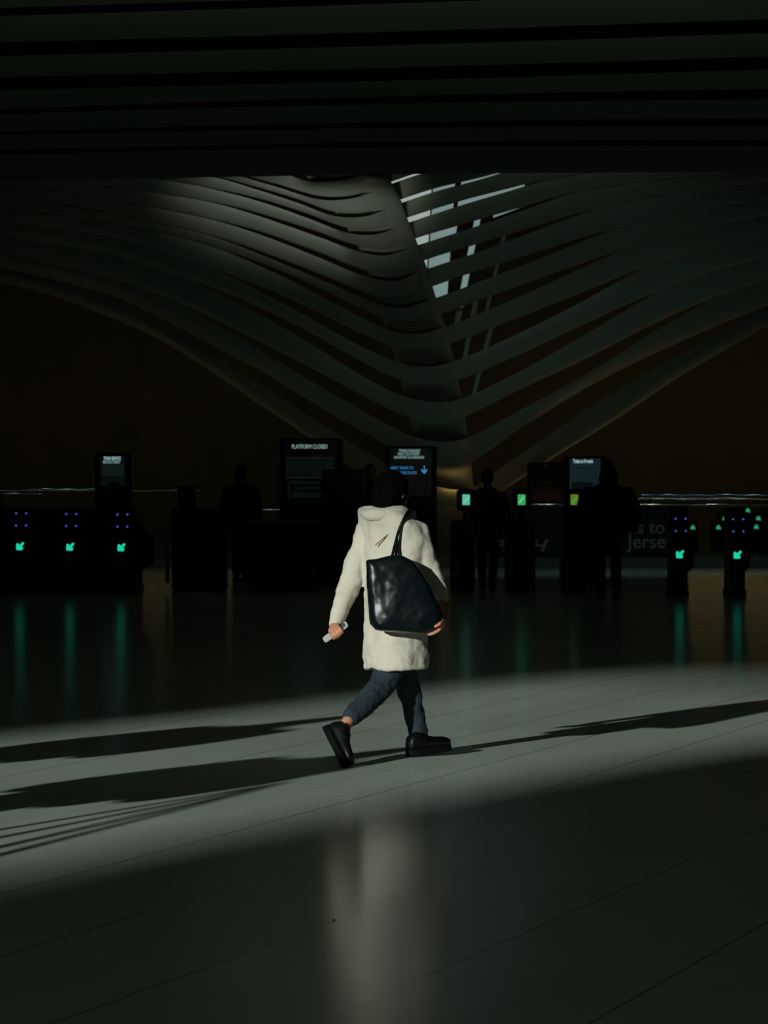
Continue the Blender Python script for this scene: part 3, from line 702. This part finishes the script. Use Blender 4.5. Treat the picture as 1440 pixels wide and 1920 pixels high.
bm = bmesh.new(); ell(bm, hc+UP*0.012-hd*0.015, 0.110, 0.096, 0.112, hd, ld); ell(bm, hc-hd*0.055-UP*0.05, 0.07, 0.085, 0.09, hd, ld)
ell(bm, hc-hd*0.10-UP*0.02, 0.05, 0.05, 0.045, hd, ld)
remesh(child('hair', bm, M_hair, walker, True), 0.009, 2, [(0.012, 0.03)])

# coat: body, collar, sleeves in one surface
bm = bmesh.new()
R = [(949,714,.130,.065,2.3),(955,716,.162,.090,2.5),(968,724,.196,.112,2.3),(985,735,.226,.130,2.2),(1010,741,.226,.140,2.2),(1050,741,.210,.148,2.2),(1095,742,.200,.150,2.2),
     (1140,742,.192,.154,2.3),(1190,742,.184,.162,2.3),(1235,743,.178,.168,2.4),(1254,743,.176,.170,2.4)]
loft(bm, [ring(P(c, y), ld, hd, a, b, 40, p) for y, c, a, b, p in R])
limb(bm, [P(696, 988, .11), P(674, 1045, .10), P(660, 1088, .06), P(642, 1132, .0), P(627, 1172, -.04)], [0.072, 0.074, 0.066, 0.055, 0.041], 4, 20)
limb(bm, [P(780, 992, -.08), P(794, 1035, -.09), P(808, 1075, -.08), P(824, 1108, -.10), P(836, 1133, -.12)], [0.066, 0.066, 0.062, 0.048, 0.030], 4, 20)
coat = child('coat', bm, M_coat, walker, True); remesh(coat, 0.0085, 3, [(0.038, 0.13), (0.004, 0.05)])
# standing collar / folded hood at the back of the neck
bm = bmesh.new()
limb(bm, [P(680, 960, .05), P(692, 965, -.06), P(722, 964, -.11), P(752, 960, -.09), P(772, 966, -.02)], [0.026, 0.036, 0.040, 0.036, 0.022], 5, 16)
remesh(child('collar', bm, M_coat, walker, True), 0.008, 3, [(0.010, 0.05)])
# brown cord coloured as the shade in a diagonal crease on the back
bm = bmesh.new(); limb(bm, [P(704, 1022, -.130), P(723, 1006, -.148), P(742, 992, -.142)], [0.0036]*3, 3, 8); child('crease_shade', bm, mat('crease_shade_brown', (0.22, 0.12, 0.08), 0.9), coat)

bm = bmesh.new()
limb(bm, [hipR, P(742, 1225, -.03), kneeR, P(684, 1320, -.23), P(656, 1347, -.34)], [0.080, 0.084, 0.076, 0.064, 0.052], 4, 20)
limb(bm, [hipL, P(748, 1235, .09), kneeL, P(777, 1340, .16), P(784, 1378, .18)], [0.095, 0.088, 0.068, 0.060, 0.056], 4, 20)
loft(bm, [ring(P(742, y), ld, hd, .15, .11) for y in (1180, 1120)])
remesh(child('trousers', bm, M_jean, walker, True), 0.008, 3, [(0.020, 0.06)])

def shoe(heel, toe, up, m_up, flat):
    ax = (toe-heel); Ln = ax.length; ax.normalize(); up = (up-ax*up.dot(ax)).normalized(); sd = ax.cross(up)
    bm = bmesh.new(); rr = []
    for t, wd, h in [(0,.026,.055),(.05,.038,.085),(.22,.044,.105),(.38,.043,.092),(.52,.045,.070),(.70,.052,.060),(.86,.050,.056),(.96,.038,.045),(1.0,.018,.025)]:
        rr.append(ring(heel+ax*(t*Ln)+up*(0.030+h/2), sd, up, wd, h/2, 20, 2.6))
    loft(bm, rr); u = child('shoe', bm, m_up, walker, True)
    bm = bmesh.new(); rr = []
    for t, wd in [(-.02,.022),(.02,.038),(.2,.045),(.42,.042),(.7,.056),(.88,.052),(.98,.036),(1.02,.016)]:
        rr.append(ring(heel+ax*(t*Ln)+up*0.018, sd, up, wd, 0.020, 20, 4))
    loft(bm, rr); s = child('sole', bm, M_sole, u, True)
shoe(P(766, 1418, .08), P(842, 1407, .24), UP, M_shoe, True)
hR, tR = P(606, 1367, -.44), P(643, 1440, -.56)
shoe(hR, tR, Vector((0.85, 0.15, 0.45)), M_shoe, False)

# phone held in the left hand
bm = bmesh.new()
for s_ in (0,):
    rr = []
    for dz in (-0.0045, 0.0045):
        c = pc-nrm*0.0+nrm*dz; rr.append(ring(c, ax, wdv, (pb-pa).length/2, 0.036, 28, 6))
    loft(bm, rr)
bmc = [v.co.copy() for v in bm.verts]
for v in bm.verts: v.co -= pc
ph = obj('phone', bm, M_phone); ph.location = pc; tag(ph, 'pale smartphone gripped in the walker\'s left hand', 'phone')
bm = bmesh.new(); loft(bm, [ring(pc+ax*0.022+nrm*(0.005), ax, wdv, 0.048, 0.032, 20, 6), ring(pc+ax*0.022+nrm*0.0065, ax, wdv, 0.048, 0.032, 20, 6)])
child('dark_back_panel', bm, M_case, ph)

# tote bag on the right shoulder
bo = P(760, 1120, -.27)
bag = thing('tote_bag', bo, 'large black leather tote bag hanging on the walker\'s back', 'bag')
out = [(687,1051),(708,1048),(732,1041),(752,1041),(774,1052),(788,1070),(803,1094),(818,1122),(829,1146),(831,1168),(818,1182),(800,1188),(765,1188),(730,1186),(703,1182),(693,1170),(691,1140),(688,1095)]
def inset(t): 
    cx, cy = 757, 1122
    return [(cx+(x-cx)*t, cy+(y-cy)*t) for x, y in out]
bm = bmesh.new(); rr = []
for t, dd in [(0.30,-.375),(0.62,-.372),(0.84,-.362),(0.95,-.345),(1.0,-.315),(1.0,-.265),(0.95,-.240),(0.80,-.232),(0.3,-.230)]:
    ring_ = []
    for (x, y) in inset(t):
        low = max(0.0, min(1.0, (y-1045)/140)); off = (dd+.30)*(0.55+0.75*low)
        q = P(x, y, -.30+off); ring_.append(q)
    rr.append(ring_)
loft(bm, rr)
b = child('bag_body', bm, M_bag, bag, True)
remesh(b, 0.008, 4)
tx = bpy.data.textures.new('leather_folds', 'CLOUDS'); tx.noise_scale = 0.13
dm = b.modifiers.new('d', 'DISPLACE'); dm.texture = tx; dm.strength = 0.018; dm.texture_coords = 'LOCAL'
for k, (sx, dd) in enumerate([(0, -.20), (3, -.155)]):
    bm = bmesh.new()
    limb(bm, [P(734+sx*3, 1048, dd-.10), P(740+sx, 1024, dd-.035), P(748+sx, 995, dd-.005), P(759+sx, 970, dd+.01), P(768+sx, 957, dd+.06), P(774+sx, 960, dd+.14), P(776+sx, 985, dd+.24)], [0.0085, 0.0085, 0.009, 0.010, 0.010, 0.009, 0.008], 5, 10)
    child('strap', bm, M_bag, bag, True)
bm = bmesh.new(); limb(bm, [P(689, 1053, -.31), P(708, 1050, -.315), P(732, 1043, -.315), P(752, 1043, -.315), P(774, 1054, -.315)], [0.005]*5, 4, 8); child('rim', bm, M_bag, bag, True)

# tiny dark crumb on a floor joint, and a round fitting in the ceiling
g = ground(626, 1726); bm = bmesh.new(); ell(bm, g+Vector((0, 0, 0.003)), 0.004, 0.008, 0.003, Vector((0.9, 0.43, 0)), Vector((-0.43, 0.9, 0)), 10)
tag(obj('crumb', bm, M_sole, None, True), 'tiny dark crumb lying on a floor joint in the foreground', 'litter')
